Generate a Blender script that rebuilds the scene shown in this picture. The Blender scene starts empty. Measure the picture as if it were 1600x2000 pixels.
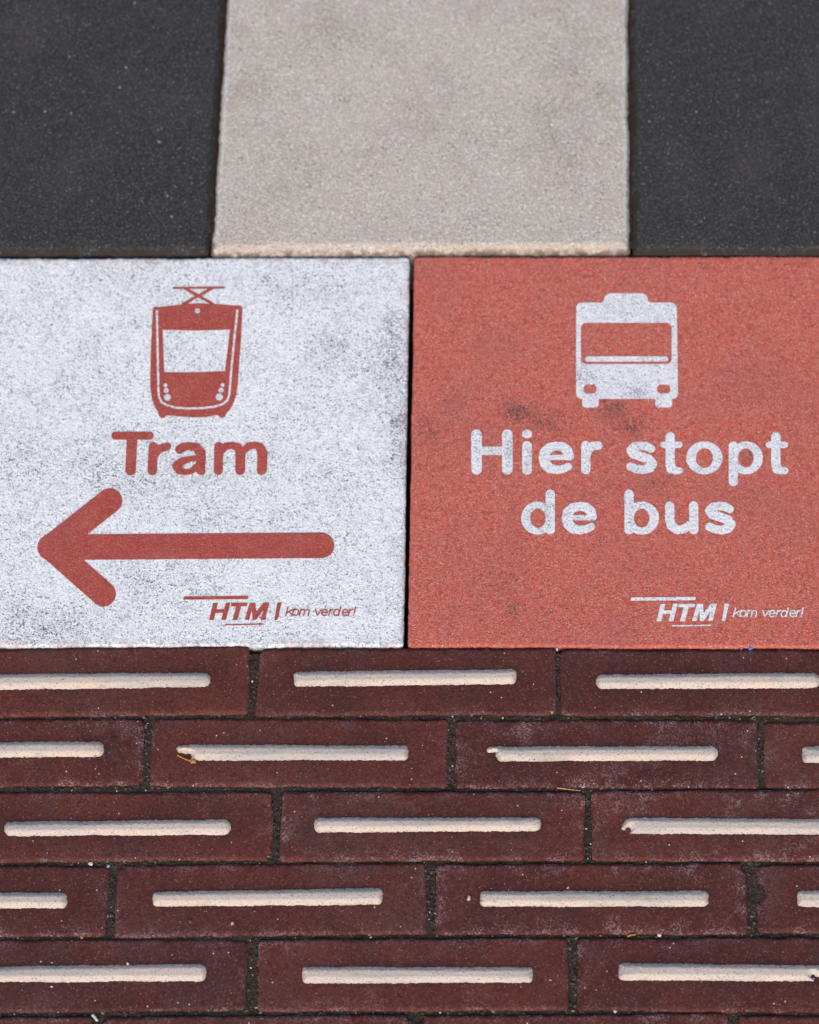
import bpy, math, random
import numpy as np

# ------------------------------------------------------------------ camera
C = bpy.context.scene.collection
SC = bpy.context.scene
F_PX, TILT, DIST = 5485.0, math.radians(25.5), 1.92      # focal length in photo pixels, tilt off straight down, metres
cam_d = bpy.data.cameras.new("camera")
cam = bpy.data.objects.new("camera", cam_d)
C.objects.link(cam)
cam_d.sensor_fit = 'VERTICAL'
cam_d.sensor_height = 36.0
cam_d.lens = 36.0 * F_PX / 2000.0
cam_d.clip_start = 0.05
cam_d.clip_end = 300
CAMP = (0.0, -DIST * math.sin(TILT), DIST * math.cos(TILT))
cam.location = CAMP
cam.rotation_euler = (TILT, 0, 0)
cam_d.dof.use_dof = True
cam_d.dof.focus_distance = 1.845
cam_d.dof.aperture_fstop = 6.0
SC.camera = cam

# ------------------------------------------------------------------ light
SUN_EL, SUN_AZ = math.radians(36), math.radians(187)     # from behind the photographer
w = bpy.data.worlds.new("World")
SC.world = w
w.use_nodes = True
nt = w.node_tree
nt.nodes.clear()
sky = nt.nodes.new("ShaderNodeTexSky")
sky.sky_type = 'NISHITA'
sky.sun_disc = False
sky.sun_elevation = SUN_EL
sky.sun_rotation = SUN_AZ
sky.air_density = 1.0
sky.dust_density = 1.6
bg = nt.nodes.new("ShaderNodeBackground")
bg.inputs[1].default_value = 0.138
ow = nt.nodes.new("ShaderNodeOutputWorld")
nt.links.new(sky.outputs[0], bg.inputs[0])
nt.links.new(bg.outputs[0], ow.inputs[0])
sd = bpy.data.lights.new("sun", 'SUN')
sd.energy = 2.75
sd.angle = math.radians(50)
sd.color = (1.0, 0.89, 0.765)
sun = bpy.data.objects.new("sun", sd)
C.objects.link(sun)
sun.rotation_euler = (math.pi / 2 - SUN_EL, 0, math.pi - SUN_AZ)
SC.view_settings.view_transform = 'Standard'
SC.view_settings.look = 'None'
SC.view_settings.gamma = 1.0
SC.view_settings.exposure = 0.21

# ------------------------------------------------------------------ photo pixel -> place on the paving
ct, st = math.cos(TILT), math.sin(TILT)


def ground(u, v, z=0.0):
    """numpy: where the paving seen at photo pixel (u, v) lies, at height z (metres)"""
    u = np.asarray(u, float); v = np.asarray(v, float)
    dx = (u - 800.0) / F_PX; dy = -(v - 1000.0) / F_PX
    wy = dy * ct + st; wz = dy * st - ct
    k = (z - CAMP[2]) / wz
    return dx * k, CAMP[1] + wy * k


def to_px(x, y, z=0.0):
    px, py, pz = x - CAMP[0], y - CAMP[1], z - CAMP[2]
    cy = py * ct + pz * st
    cz = -py * st + pz * ct
    return 800.0 + F_PX * px / -cz, 1000.0 - F_PX * cy / -cz


# ------------------------------------------------------------------ numpy noise and distance fields (photo pixel units)
def vnoise(X, Y, scale, seed, octs=1):
    out = np.zeros_like(X, dtype=float); amp = 1.0; tot = 0.0
    for o in range(octs):
        tab = np.random.RandomState(seed * 13 + o).rand(256, 256)
        x = X / scale + 91.3 + o * 17.7; y = Y / scale + 47.1 + o * 5.3
        xi = np.floor(x).astype(int); yi = np.floor(y).astype(int)
        fx = x - xi; fy = y - yi
        fx = fx * fx * (3 - 2 * fx); fy = fy * fy * (3 - 2 * fy)
        a = tab[xi % 256, yi % 256]; b = tab[(xi + 1) % 256, yi % 256]
        c = tab[xi % 256, (yi + 1) % 256]; d = tab[(xi + 1) % 256, (yi + 1) % 256]
        out += amp * ((a * (1 - fx) + b * fx) * (1 - fy) + (c * (1 - fx) + d * fx) * fy)
        tot += amp; amp *= 0.5; scale = scale * 0.5
    return out / tot * 2 - 1


def seg(X, Y, a, b, ra, rb):
    dx, dy = b[0] - a[0], b[1] - a[1]
    L = dx * dx + dy * dy
    t = np.clip(((X - a[0]) * dx + (Y - a[1]) * dy) / L, 0, 1) if L > 0 else np.zeros_like(X)
    return np.hypot(X - a[0] - t * dx, Y - a[1] - t * dy) - (ra + (rb - ra) * t)


def stroke(pts, r=None):
    def f(X, Y):
        d = np.full(X.shape, 1e6)
        P = [(p[0], p[1], p[2] if r is None else r) for p in pts]
        if len(P) == 1: P = P * 2
        for a, b in zip(P[:-1], P[1:]): d = np.minimum(d, seg(X, Y, a, b, a[2], b[2]))
        return d
    return f


def poly(pts, rnd=0.0):
    P = np.array(pts, float)

    def f(X, Y):
        d = np.full(X.shape, 1e12); ins = np.zeros(X.shape, bool)
        n = len(P)
        for i in range(n):
            a, b = P[i], P[(i + 1) % n]
            e = b - a; wx, wy = X - a[0], Y - a[1]
            t = np.clip((wx * e[0] + wy * e[1]) / (e @ e), 0, 1)
            d = np.minimum(d, (wx - e[0] * t) ** 2 + (wy - e[1] * t) ** 2)
            c = (a[1] > Y) != (b[1] > Y)
            with np.errstate(divide='ignore', invalid='ignore'):
                xx = (b[0] - a[0]) * (Y - a[1]) / (b[1] - a[1] if b[1] != a[1] else 1e-9) + a[0]
            ins ^= c & (X < xx)
        d = np.sqrt(d)
        return np.where(ins, -d, d) - rnd
    return f


def quad(tl, tr, br, bl, r):
    """rounded four-cornered shape"""
    def side(X, Y, a, b):
        dx, dy = b[0] - a[0], b[1] - a[1]
        L = math.hypot(dx, dy)
        return ((X - a[0]) * dy - (Y - a[1]) * dx) / L

    def f(X, Y):
        dx = np.maximum(side(X, Y, tr, br), side(X, Y, bl, tl)) + r
        dy = np.maximum(side(X, Y, tl, tr), side(X, Y, br, bl)) + r
        return np.minimum(np.maximum(dx, dy), 0) + np.hypot(np.maximum(dx, 0), np.maximum(dy, 0)) - r
    return f


def rrect(x0, y0, x1, y1, r): return quad((x0, y0), (x1, y0), (x1, y1), (x0, y1), r)


def ring(cx, cy, rx, ry, r, slant=0.0):
    pts = [(cx + rx * math.cos(a) - slant * ry * math.sin(a), cy + ry * math.sin(a)) for a in np.linspace(0, 2 * math.pi, 33)]
    return stroke(pts, r)


def oval(cx, cy, rx, ry):
    def f(X, Y):
        x, y = (X - cx), (Y - cy)
        k0 = np.hypot(x / rx, y / ry); k1 = np.hypot(x / rx ** 2, y / ry ** 2)
        return np.where(k1 > 1e-9, k0 * (k0 - 1) / np.maximum(k1, 1e-9), -min(rx, ry))
    return f


def union(*fs):
    def f(X, Y):
        d = fs[0](X, Y)
        for g in fs[1:]: d = np.minimum(d, g(X, Y))
        return d
    return f


def minus(a, *bs):
    def f(X, Y):
        d = a(X, Y)
        for g in bs: d = np.maximum(d, -g(X, Y))
        return d
    return f


def local(f, x0, y0, k):
    """a field drawn in a zoomed crop's units, put back at photo scale"""
    return lambda X, Y: f((X - x0) / k, (Y - y0) / k) * k


def shift(f, dx, dy): return lambda X, Y: f(X - dx, Y - dy)


def rough(f, amp, scale, seed, octs=2):
    return lambda X, Y: f(X, Y) + amp * vnoise(X, Y, scale, seed, octs)


# ------------------------------------------------------------------ turning a field into a mesh
CASES = []
for m in range(16):
    polyv, cuts = [], []
    for k in range(4):
        a, b = (m >> k) & 1, (m >> ((k + 1) % 4)) & 1
        if a: polyv.append(('c', k))
        if a != b:
            polyv.append(('e', k))
            cuts.append((k, 'out' if a else 'in'))
    segs = []
    if cuts:
        n = len(cuts)
        for i in range(n):
            if cuts[i][1] == 'out': segs.append((cuts[i][0], cuts[(i + 1) % n][0]))
    CASES.append((polyv, segs))


def field_mesh(name, f, box, step, z0=0.0, zf=None, depth=0.0, attrs=None):
    x0, y0, x1, y1 = box
    nx = int(math.ceil((x1 - x0) / step)) + 1; ny = int(math.ceil((y1 - y0) / step)) + 1
    xs = x0 + np.arange(nx) * step; ys = y0 + np.arange(ny) * step
    X, Y = np.meshgrid(xs, ys)
    D = f(X, Y)
    ins = D <= 0
    N = nx * ny
    vi = np.full(N, -1); 
    flat = np.flatnonzero(ins.ravel()); vi[flat] = np.arange(len(flat))
    PX = [X.ravel()[flat]]; PY = [Y.ravel()[flat]]; DD = [-D.ravel()[flat]]
    cnt = len(flat)
    # crossings on horizontal and vertical grid edges
    hc = ins[:, :-1] != ins[:, 1:]
    he = np.full(hc.shape, -1); idx = np.flatnonzero(hc.ravel()); he.ravel()[idx] = cnt + np.arange(len(idx)); cnt += len(idx)
    a, b = D[:, :-1].ravel()[idx], D[:, 1:].ravel()[idx]; t = a / (a - b)
    PX.append(X[:, :-1].ravel()[idx] + t * step); PY.append(Y[:, :-1].ravel()[idx]); DD.append(np.zeros(len(idx)))
    vc = ins[:-1, :] != ins[1:, :]
    ve = np.full(vc.shape, -1); idx = np.flatnonzero(vc.ravel()); ve.ravel()[idx] = cnt + np.arange(len(idx)); cnt += len(idx)
    a, b = D[:-1, :].ravel()[idx], D[1:, :].ravel()[idx]; t = a / (a - b)
    PX.append(X[:-1, :].ravel()[idx]); PY.append(Y[:-1, :].ravel()[idx] + t * step); DD.append(np.zeros(len(idx)))
    px = np.concatenate(PX); py = np.concatenate(PY); dd = np.concatenate(DD)
    V = vi.reshape(ny, nx)
    corner = [V[:-1, :-1], V[:-1, 1:], V[1:, 1:], V[1:, :-1]]
    edge = [he[:-1, :], ve[:, 1:], he[1:, :], ve[:, :-1]]
    code = sum(ins_c.astype(int) << k for k, ins_c in enumerate([ins[:-1, :-1], ins[:-1, 1:], ins[1:, 1:], ins[1:, :-1]]))
    faces = []; bsegs = []
    for m in range(1, 16):
        sel = code == m
        if not sel.any(): continue
        pv, sg = CASES[m]
        cols = [(corner[k] if t == 'c' else edge[k])[sel] for t, k in pv]
        faces += np.stack(cols[::-1], 1).tolist()
        for ea, eb in sg: bsegs.append(np.stack([edge[ea][sel], edge[eb][sel]], 1))
    z = np.zeros(len(px)) if zf is None else zf(px, py, dd)
    gx, gy = ground(px, py, z0)
    co = np.stack([gx, gy, z0 + z], 1)
    amaps = {k: g(px, py, dd) for k, g in (attrs or {}).items()}
    nsm = len(faces)
    if depth > 0 and bsegs:
        S = np.concatenate(bsegs)
        u, inv = np.unique(S, return_inverse=True); inv = inv.reshape(S.shape)
        top = co[u]; bot = top.copy(); bot[:, 2] = z0 - depth
        b0 = len(co); n = len(u)
        co = np.concatenate([co, top, bot])
        for k in amaps: amaps[k] = np.concatenate([amaps[k], amaps[k][u], amaps[k][u]])
        faces += np.stack([b0 + inv[:, 0], b0 + inv[:, 1], b0 + n + inv[:, 1], b0 + n + inv[:, 0]], 1).tolist()
    me = bpy.data.meshes.new(name)
    me.from_pydata(co.tolist(), [], faces)
    for k, arr in amaps.items():
        at = me.attributes.new(k, 'FLOAT', 'POINT')
        at.data.foreach_set('value', np.asarray(arr, dtype=np.float32))
    me.polygons.foreach_set('use_smooth', [True] * len(me.polygons))
    me.update()
    return me


def link(name, me, mat, parent=None, origin=None):
    o = bpy.data.objects.new(name, me)
    C.objects.link(o)
    if mat: me.materials.append(mat)
    if parent is None and origin is not None:
        ox, oy, oz = origin
        me.transform(__import__('mathutils').Matrix.Translation((-ox, -oy, -oz)))
        o.location = origin
    if parent is not None:
        px, py, pz = parent.location
        me.transform(__import__('mathutils').Matrix.Translation((-px, -py, -pz)))
        o.parent = parent
    return o


def tag(o, label, cat, group=None):
    o['label'] = label; o['category'] = cat
    if group: o['group'] = group
    return o


# ------------------------------------------------------------------ materials
def srgb(r, g, b):
    f = lambda c: (c / 255 / 12.92) if c <= 10 else ((c / 255 + 0.055) / 1.055) ** 2.4
    return (f(r), f(g), f(b), 1.0)


class M:
    """small node builder; everything is laid out in metres on the paving"""

    def __init__(s, name, rough=0.9, spec=0.2):
        s.m = bpy.data.materials.new(name); s.m.use_nodes = True
        s.t = s.m.node_tree
        s.b = s.t.nodes['Principled BSDF']
        s.b.inputs['Roughness'].default_value = rough
        s.b.inputs['Specular IOR Level'].default_value = spec
        g = s.t.nodes.new('ShaderNodeNewGeometry')
        s.pos = g.outputs['Position']
        s.col = None
        s.seed = 0.0
        s.h = None

    def noise(s, scale, detail=2.0, roughn=0.5, stretch=None):
        n = s.t.nodes.new('ShaderNodeTexNoise')
        n.inputs['Scale'].default_value = scale; n.inputs['Detail'].default_value = detail
        n.inputs['Roughness'].default_value = roughn
        mp = s.t.nodes.new('ShaderNodeMapping')
        s.seed += 1.37
        mp.inputs['Location'].default_value = (s.seed, s.seed * 0.7, s.seed * 0.3)
        if stretch: mp.inputs['Scale'].default_value = stretch
        s.t.links.new(s.pos, mp.inputs[0]); s.t.links.new(mp.outputs[0], n.inputs['Vector'])
        return n.outputs[0]

    def voro(s, scale, out='Color'):
        n = s.t.nodes.new('ShaderNodeTexVoronoi')
        n.inputs['Scale'].default_value = scale
        s.t.links.new(s.pos, n.inputs['Vector'])
        if out == 'Color':
            sp = s.t.nodes.new('ShaderNodeSeparateColor'); s.t.links.new(n.outputs['Color'], sp.inputs[0])
            return sp.outputs[0], sp.outputs[1], n.outputs['Distance']
        return n.outputs['Distance']

    def cells(s, scale, lo, hi, rad=None):
        """grains: random cells picked between lo and hi; rad limits each to a dot"""
        n = s.t.nodes.new('ShaderNodeTexVoronoi')
        n.inputs['Scale'].default_value = scale
        mp = s.t.nodes.new('ShaderNodeMapping'); s.seed += 1.37
        mp.inputs['Location'].default_value = (s.seed, s.seed * 0.7, s.seed * 0.3)
        s.t.links.new(s.pos, mp.inputs[0]); s.t.links.new(mp.outputs[0], n.inputs['Vector'])
        sp = s.t.nodes.new('ShaderNodeSeparateColor'); s.t.links.new(n.outputs['Color'], sp.inputs[0])
        v = s.ramp(sp.outputs[0], lo, hi)
        if rad: v = s.math('MULTIPLY', v, s.ramp(n.outputs['Distance'], rad, rad * 0.6))
        return v

    def attr(s, name):
        a = s.t.nodes.new('ShaderNodeAttribute'); a.attribute_name = name
        return a.outputs['Fac']

    def ramp(s, v, lo, hi, a=0.0, b=1.0):
        r = s.t.nodes.new('ShaderNodeMapRange'); r.interpolation_type = 'SMOOTHSTEP'
        s.t.links.new(v, r.inputs[0])
        for i, x in zip((1, 2, 3, 4), (lo, hi, a, b)): r.inputs[i].default_value = x
        return r.outputs[0]

    def math(s, op, a, b):
        n = s.t.nodes.new('ShaderNodeMath'); n.operation = op
        for i, x in enumerate((a, b)):
            if isinstance(x, (int, float)): n.inputs[i].default_value = x
            else: s.t.links.new(x, n.inputs[i])
        return n.outputs[0]

    def base(s, c):
        n = s.t.nodes.new('ShaderNodeRGB'); n.outputs[0].default_value = c
        s.col = n.outputs[0]

    def over(s, c, mask, k=1.0):
        x = s.t.nodes.new('ShaderNodeMix'); x.data_type = 'RGBA'
        if k != 1.0: mask = s.math('MULTIPLY', mask, k)
        s.t.links.new(mask, x.inputs[0]); s.t.links.new(s.col, x.inputs[6])
        x.inputs[7].default_value = c
        s.col = x.outputs[2]

    def bump(s, h, dist, strength=1.0):
        b = s.t.nodes.new('ShaderNodeBump')
        b.inputs['Strength'].default_value = strength; b.inputs['Distance'].default_value = dist
        s.t.links.new(h, b.inputs['Height'])
        if s.h: s.t.links.new(s.h, b.inputs['Normal'])
        s.h = b.outputs[0]

    def done(s):
        s.t.links.new(s.col, s.b.inputs['Base Color'])
        if s.h: s.t.links.new(s.h, s.b.inputs['Normal'])
        return s.m


DARK = srgb(58, 58, 66)


def speck_layers(m, amount=1.0):
    """the black and grey flecks of the terrazzo-like white concrete, shared by the white tile and the white prints"""
    mod = m.ramp(m.noise(26, 3), 0.36, 0.66, 0.45, 0.95)
    mod = m.math('SUBTRACT', m.math('ADD', mod, m.math('MULTIPLY', m.attr('dirt'), 1.2)), 0.75)
    a = m.math('ADD', m.noise(760, 3, 0.65), m.math('MULTIPLY', mod, 0.045))
    m.over(srgb(150, 152, 160), m.math('MULTIPLY', m.attr('dirt'), m.ramp(m.noise(240, 4, 0.65), 0.46, 0.60)), 0.5)
    m.over(srgb(140, 142, 152), m.ramp(a, 0.52, 0.66), 0.52 * amount)
    b = m.math('ADD', m.noise(980, 2, 0.6), m.math('MULTIPLY', mod, 0.085))
    m.over(srgb(64, 62, 68), m.ramp(b, 0.605, 0.655), 0.95 * amount)
    m.over(srgb(50, 48, 54), m.ramp(m.noise(420, 3, 0.62), 0.655, 0.70), 0.85 * amount)
    m.over(srgb(104, 106, 114), m.math('MULTIPLY', m.ramp(m.noise(260, 3, 0.65), 0.58, 0.66), m.ramp(m.noise(900, 2), 0.42, 0.56)), 0.7 * amount)


def white_mat(name, base, amt, pink=True):
    m = M(name, 0.85, 0.25)
    m.base(base)
    m.over(srgb(238, 240, 246), m.ramp(m.noise(420, 2), 0.50, 0.66), 0.8)
    m.over(srgb(216, 218, 224), m.ramp(m.noise(160, 4, 0.6), 0.46, 0.66), 0.7)
    m.over(srgb(250, 251, 254), m.cells(620, 0.75, 0.85), 0.5)
    speck_layers(m, amt)
    if pink:
        m.over(srgb(205, 172, 170), m.math('MULTIPLY', m.attr('rim'), m.ramp(m.noise(60, 2), 0.5, 0.62)), 0.55)
        m.over(srgb(120, 122, 132), m.math('MULTIPLY', m.attr('rim'), m.ramp(m.noise(300, 2), 0.45, 0.62)), 0.45)
        m.over(srgb(120, 136, 176), m.ramp(m.noise(170, 2), 0.735, 0.78), 0.45)
    m.bump(m.noise(620, 4, 0.65), 0.0011)
    return m.done()


def red_mat(name, base, light=0.5, dark=0.5):
    m = M(name, 0.8, 0.3)
    m.base(base)
    m.over(srgb(176, 78, 70), m.ramp(m.noise(300, 3), 0.48, 0.64), 0.7)
    m.over(srgb(196, 102, 82), m.ramp(m.noise(45, 3), 0.48, 0.66), 0.35)
    m.over(srgb(138, 62, 56), m.cells(1200, 0.28, 0.0), 0.7 * dark + 0.3)
    m.over(srgb(214, 146, 136), m.cells(1300, 0.60, 0.9), light)
    m.over(srgb(240, 196, 188), m.cells(900, 0.90, 0.93, 0.45), light)
    m.over(srgb(192, 62, 50), m.ramp(m.noise(330, 2, 0.6), 0.655, 0.70), 0.65)
    m.over(srgb(146, 114, 116), m.ramp(m.noise(620, 3, 0.6), 0.60, 0.66), 1.3 * dark)
    m.over(srgb(160, 98, 96), m.ramp(m.noise(20, 4), 0.50, 0.70), 0.45 * dark)
    d = m.math('ADD', m.noise(620, 3, 0.65), m.math('MULTIPLY', m.attr('dirt'), 0.19))
    m.over(srgb(82, 68, 68), m.ramp(d, 0.62, 0.72), 0.85)
    m.over(srgb(130, 84, 80), m.math('MULTIPLY', m.attr('dirt'), m.ramp(m.noise(140, 3), 0.38, 0.62)), 0.6)
    m.over(srgb(84, 70, 72), m.ramp(m.noise(360, 3, 0.65), 0.70, 0.735), 0.8)
    m.bump(m.noise(820, 4, 0.65), 0.0012)
    return m.done()


MAT = {}
MAT['white'] = white_mat('white_terrazzo', srgb(240, 242, 242), 1.0)
MAT['white_print'] = white_mat('white_inlay', srgb(231, 231, 233), 0.75, False)
MAT['red'] = red_mat('red_concrete', srgb(206, 101, 83), 0.66)
MAT['red_print'] = red_mat('red_inlay', srgb(175, 72, 63), 0.25, 0.42)


def grey_mat():
    m = M('grey_concrete', 0.9, 0.2)
    m.base(srgb(199, 189, 174))
    m.over(srgb(212, 208, 206), m.ramp(m.noise(480, 3), 0.5, 0.65), 0.8)
    m.over(srgb(194, 178, 168), m.ramp(m.noise(26, 5, 0.6), 0.46, 0.68), 0.4)
    m.over(srgb(152, 142, 130), m.ramp(m.noise(14, 6, 0.65), 0.48, 0.68), 0.32)
    m.over(srgb(232, 228, 224), m.cells(700, 0.75, 0.9), 0.6)
    m.over(srgb(132, 126, 122), m.ramp(m.noise(950, 3, 0.7), 0.51, 0.60), 0.8)
    m.over(srgb(56, 50, 52), m.math('MULTIPLY', m.ramp(m.noise(640, 2, 0.6), 0.62, 0.67), m.ramp(m.noise(24, 3), 0.42, 0.62)), 0.95)
    m.over(srgb(70, 62, 60), m.ramp(m.noise(330, 3, 0.68), 0.635, 0.68), 0.85)
    m.over(srgb(196, 172, 160), m.math('MULTIPLY', m.attr('front'), m.ramp(m.noise(240, 3), 0.35, 0.62)), 0.6)  # warm light on the front bevel, painted into the colour
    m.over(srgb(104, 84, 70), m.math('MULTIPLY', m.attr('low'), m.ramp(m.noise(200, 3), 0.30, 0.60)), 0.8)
    m.over(srgb(226, 224, 228), m.math('MULTIPLY', m.attr('rim'), m.ramp(m.noise(300, 2), 0.35, 0.6)), 0.6)  # pale highlight along the slab's side edges, painted in
    m.bump(m.noise(560, 4, 0.65), 0.0013)
    return m.done()


MAT['grey'] = grey_mat()


def black_mat():
    m = M('black_concrete', 0.85, 0.22)
    m.base(srgb(45, 45, 48))
    m.over(srgb(68, 67, 70), m.ramp(m.noise(620, 4, 0.65), 0.46, 0.62), 0.9)
    m.over(srgb(70, 66, 64), m.ramp(m.noise(18, 5, 0.6), 0.46, 0.70), 0.5)
    m.over(srgb(36, 36, 40), m.ramp(m.noise(560, 3, 0.65), 0.44, 0.34), 0.8)
    m.over(srgb(112, 109, 107), m.ramp(m.noise(640, 3, 0.65), 0.56, 0.65), 0.85)
    m.over(srgb(150, 140, 132), m.cells(420, 0.965, 0.97, 0.34), 0.7)
    m.over(srgb(128, 96, 74), m.cells(300, 0.985, 0.99, 0.3), 0.7)
    m.over(srgb(190, 190, 192), m.cells(260, 0.991, 0.993, 0.24), 0.8)
    m.over(srgb(50, 42, 36), m.math('MULTIPLY', m.attr('low'), m.ramp(m.noise(110, 4, 0.6), 0.30, 0.58)), 0.95)
    m.bump(m.noise(600, 4, 0.65), 0.0010)
    return m.done()


MAT['black'] = black_mat()


def brick_mat():
    m = M('fired_brick', 0.9, 0.12)
    m.base(srgb(83, 46, 43))
    m.over(srgb(99, 54, 47), m.ramp(m.attr('tint'), 0.5, 1.0), 0.45)
    m.over(srgb(66, 40, 41), m.ramp(m.attr('tint'), 0.5, 0.0), 0.45)
    m.over(srgb(97, 51, 42), m.ramp(m.noise(16, 3), 0.44, 0.66), 0.5)
    m.over(srgb(84, 66, 66), m.ramp(m.noise(9, 5, 0.6), 0.50, 0.66), 0.3)
    m.over(srgb(72, 43, 42), m.ramp(m.noise(22, 4), 0.48, 0.70), 0.7)
    m.over(srgb(122, 68, 60), m.cells(1000, 0.72, 0.95), 0.55)
    m.over(srgb(56, 33, 33), m.cells(850, 0.3, 0.05), 0.6)
    m.over(srgb(78, 64, 68), m.math('MULTIPLY', m.ramp(m.noise(30, 4, 0.6), 0.54, 0.70), m.ramp(m.noise(600, 2), 0.4, 0.6)), 0.45)
    # lime bloom: strongest at the worn edges of each brick
    bl = m.math('MULTIPLY', m.attr('bloom'), m.ramp(m.noise(75, 4, 0.7), 0.42, 0.64))
    bl = m.math('MULTIPLY', bl, m.ramp(m.noise(800, 3, 0.65), 0.47, 0.58))
    m.over(srgb(168, 140, 142), bl, 0.72)
    m.over(srgb(46, 34, 34), m.attr('shade_stain'), 0.6)  # painted contact shade around the bars, with the stains of one brick
    m.over(srgb(168, 122, 104), m.cells(800, 0.955, 0.96, 0.36), 0.8)
    m.over(srgb(214, 200, 190), m.cells(420, 0.985, 0.987, 0.26), 0.85)
    m.bump(m.noise(900, 4, 0.65), 0.00055)
    return m.done()


MAT['brick'] = brick_mat()


def bar_mat():
    m = M('pale_cast_strip', 0.85, 0.2)
    m.base(srgb(198, 184, 172))
    m.over(srgb(206, 182, 164), m.ramp(m.noise(36, 3), 0.45, 0.68), 0.5)
    m.over(srgb(160, 158, 156), m.ramp(m.noise(40, 4, 0.6, (0.2, 2, 1)), 0.46, 0.66), 0.65)
    m.over(srgb(150, 140, 132), m.ramp(m.noise(70, 4, 0.6, (0.5, 1, 1)), 0.56, 0.70), 0.5)
    m.over(srgb(160, 150, 146), m.ramp(m.noise(900, 3, 0.6), 0.52, 0.64), 0.5)
    m.over(srgb(66, 58, 56), m.ramp(m.noise(900, 3, 0.65), 0.60, 0.66), 0.8)
    m.over(srgb(62, 52, 48), m.ramp(m.noise(330, 3, 0.6), 0.69, 0.73), 0.8)
    m.over(srgb(150, 130, 114), m.math('MULTIPLY', m.attr('rim'), m.ramp(m.noise(60, 3), 0.42, 0.62)), 0.75)
    m.over(srgb(150, 112, 84), m.math('MULTIPLY', m.attr('tip'), m.ramp(m.noise(110, 3), 0.40, 0.62)), 0.6)
    m.bump(m.noise(800, 3, 0.6), 0.0003)
    return m.done()


MAT['bar'] = bar_mat()


def sand_mat(name, a, b, dark, pale, palek=0.85):
    m = M(name, 0.95, 0.15)
    m.base(a)
    m.over(b, m.ramp(m.noise(90, 3), 0.42, 0.66), 0.8)
    m.over(dark, m.ramp(m.noise(520, 3, 0.6), 0.48, 0.62), 0.8)
    m.over(pale, m.ramp(m.noise(700, 2), 0.64, 0.70), palek * 0.5)
    m.over(srgb(190, 182, 170), m.ramp(m.noise(430, 0), 0.80, 0.83), palek)
    m.bump(m.noise(700, 4, 0.7), 0.0012)
    return m.done()


MAT['sand'] = sand_mat('joint_sand', srgb(68, 58, 50), srgb(58, 50, 43), srgb(36, 31, 28), srgb(108, 97, 86), 0.35)
MAT['soil'] = sand_mat('dark_soil', srgb(70, 56, 44), srgb(50, 46, 34), srgb(34, 28, 24), srgb(92, 76, 62), 0.4)
MAT['earth'] = sand_mat('bedding_earth', srgb(60, 54, 48), srgb(70, 62, 54), srgb(38, 34, 30), srgb(110, 100, 90), 0.5)


def grain_mat():
    m = M('grit_grains', 0.85, 0.3)
    m.base(srgb(62, 54, 48))
    t = m.attr('tone')
    m.over(srgb(86, 76, 66), m.ramp(t, 0.35, 0.55))
    m.over(srgb(128, 116, 104), m.ramp(t, 0.78, 0.88))
    m.over(srgb(206, 198, 188), m.ramp(t, 0.95, 0.975))
    return m.done()


MAT['grit'] = grain_mat()


def plain(name, c, c2, rough=0.7, sc=900):
    m = M(name, rough, 0.3)
    m.base(c); m.over(c2, m.ramp(m.noise(sc, 2), 0.42, 0.62), 0.8)
    m.bump(m.noise(sc, 2), 0.0004)
    return m.done()


def pavement_mat():
    m = M('red_brick_paving', 0.85, 0.25)
    b = m.t.nodes.new('ShaderNodeTexBrick')
    b.inputs['Scale'].default_value = 1.0
    b.inputs['Brick Width'].default_value = 0.203; b.inputs['Row Height'].default_value = 0.053
    b.inputs['Mortar Size'].default_value = 0.0025; b.inputs['Mortar Smooth'].default_value = 0.3
    b.inputs['Color1'].default_value = srgb(92, 50, 46); b.inputs['Color2'].default_value = srgb(106, 58, 50)
    b.inputs['Mortar'].default_value = srgb(62, 57, 52)
    m.t.links.new(m.pos, b.inputs['Vector'])
    m.col = b.outputs['Color']
    m.over(srgb(64, 40, 40), m.ramp(m.noise(520, 3, 0.6), 0.52, 0.70), 0.5)
    m.over(srgb(120, 70, 62), m.ramp(m.noise(20, 3), 0.52, 0.70), 0.4)
    m.bump(m.math('SUBTRACT', 1.0, b.outputs['Fac']), 0.003)
    m.bump(m.noise(620, 4, 0.65), 0.0009)
    return m.done()


MAT['paving'] = pavement_mat()

# ------------------------------------------------------------------ setting: earth below, brick paving around
R = random.Random(5)


def sheet(name, rects, z, mat):
    V, Fc = [], []
    for x0, y0, x1, y1 in rects:
        n = len(V)
        V += [(x0, y0, z), (x1, y0, z), (x1, y1, z), (x0, y1, z), (x0, y0, -0.056), (x1, y0, -0.056), (x1, y1, -0.056), (x0, y1, -0.056)]
        Fc += [(n, n + 1, n + 2, n + 3)]
        if z > -0.05: Fc += [(n + 4, n + 5, n + 1, n), (n + 5, n + 6, n + 2, n + 1), (n + 6, n + 7, n + 3, n + 2), (n + 7, n + 4, n, n + 3)]
    me = bpy.data.meshes.new(name); me.from_pydata(V, [], Fc)
    o = link(name, me, mat)
    o['kind'] = 'structure'
    return o


sheet('ground', [(-60, -60, 60, 60)], -0.055, MAT['earth'])
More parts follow.
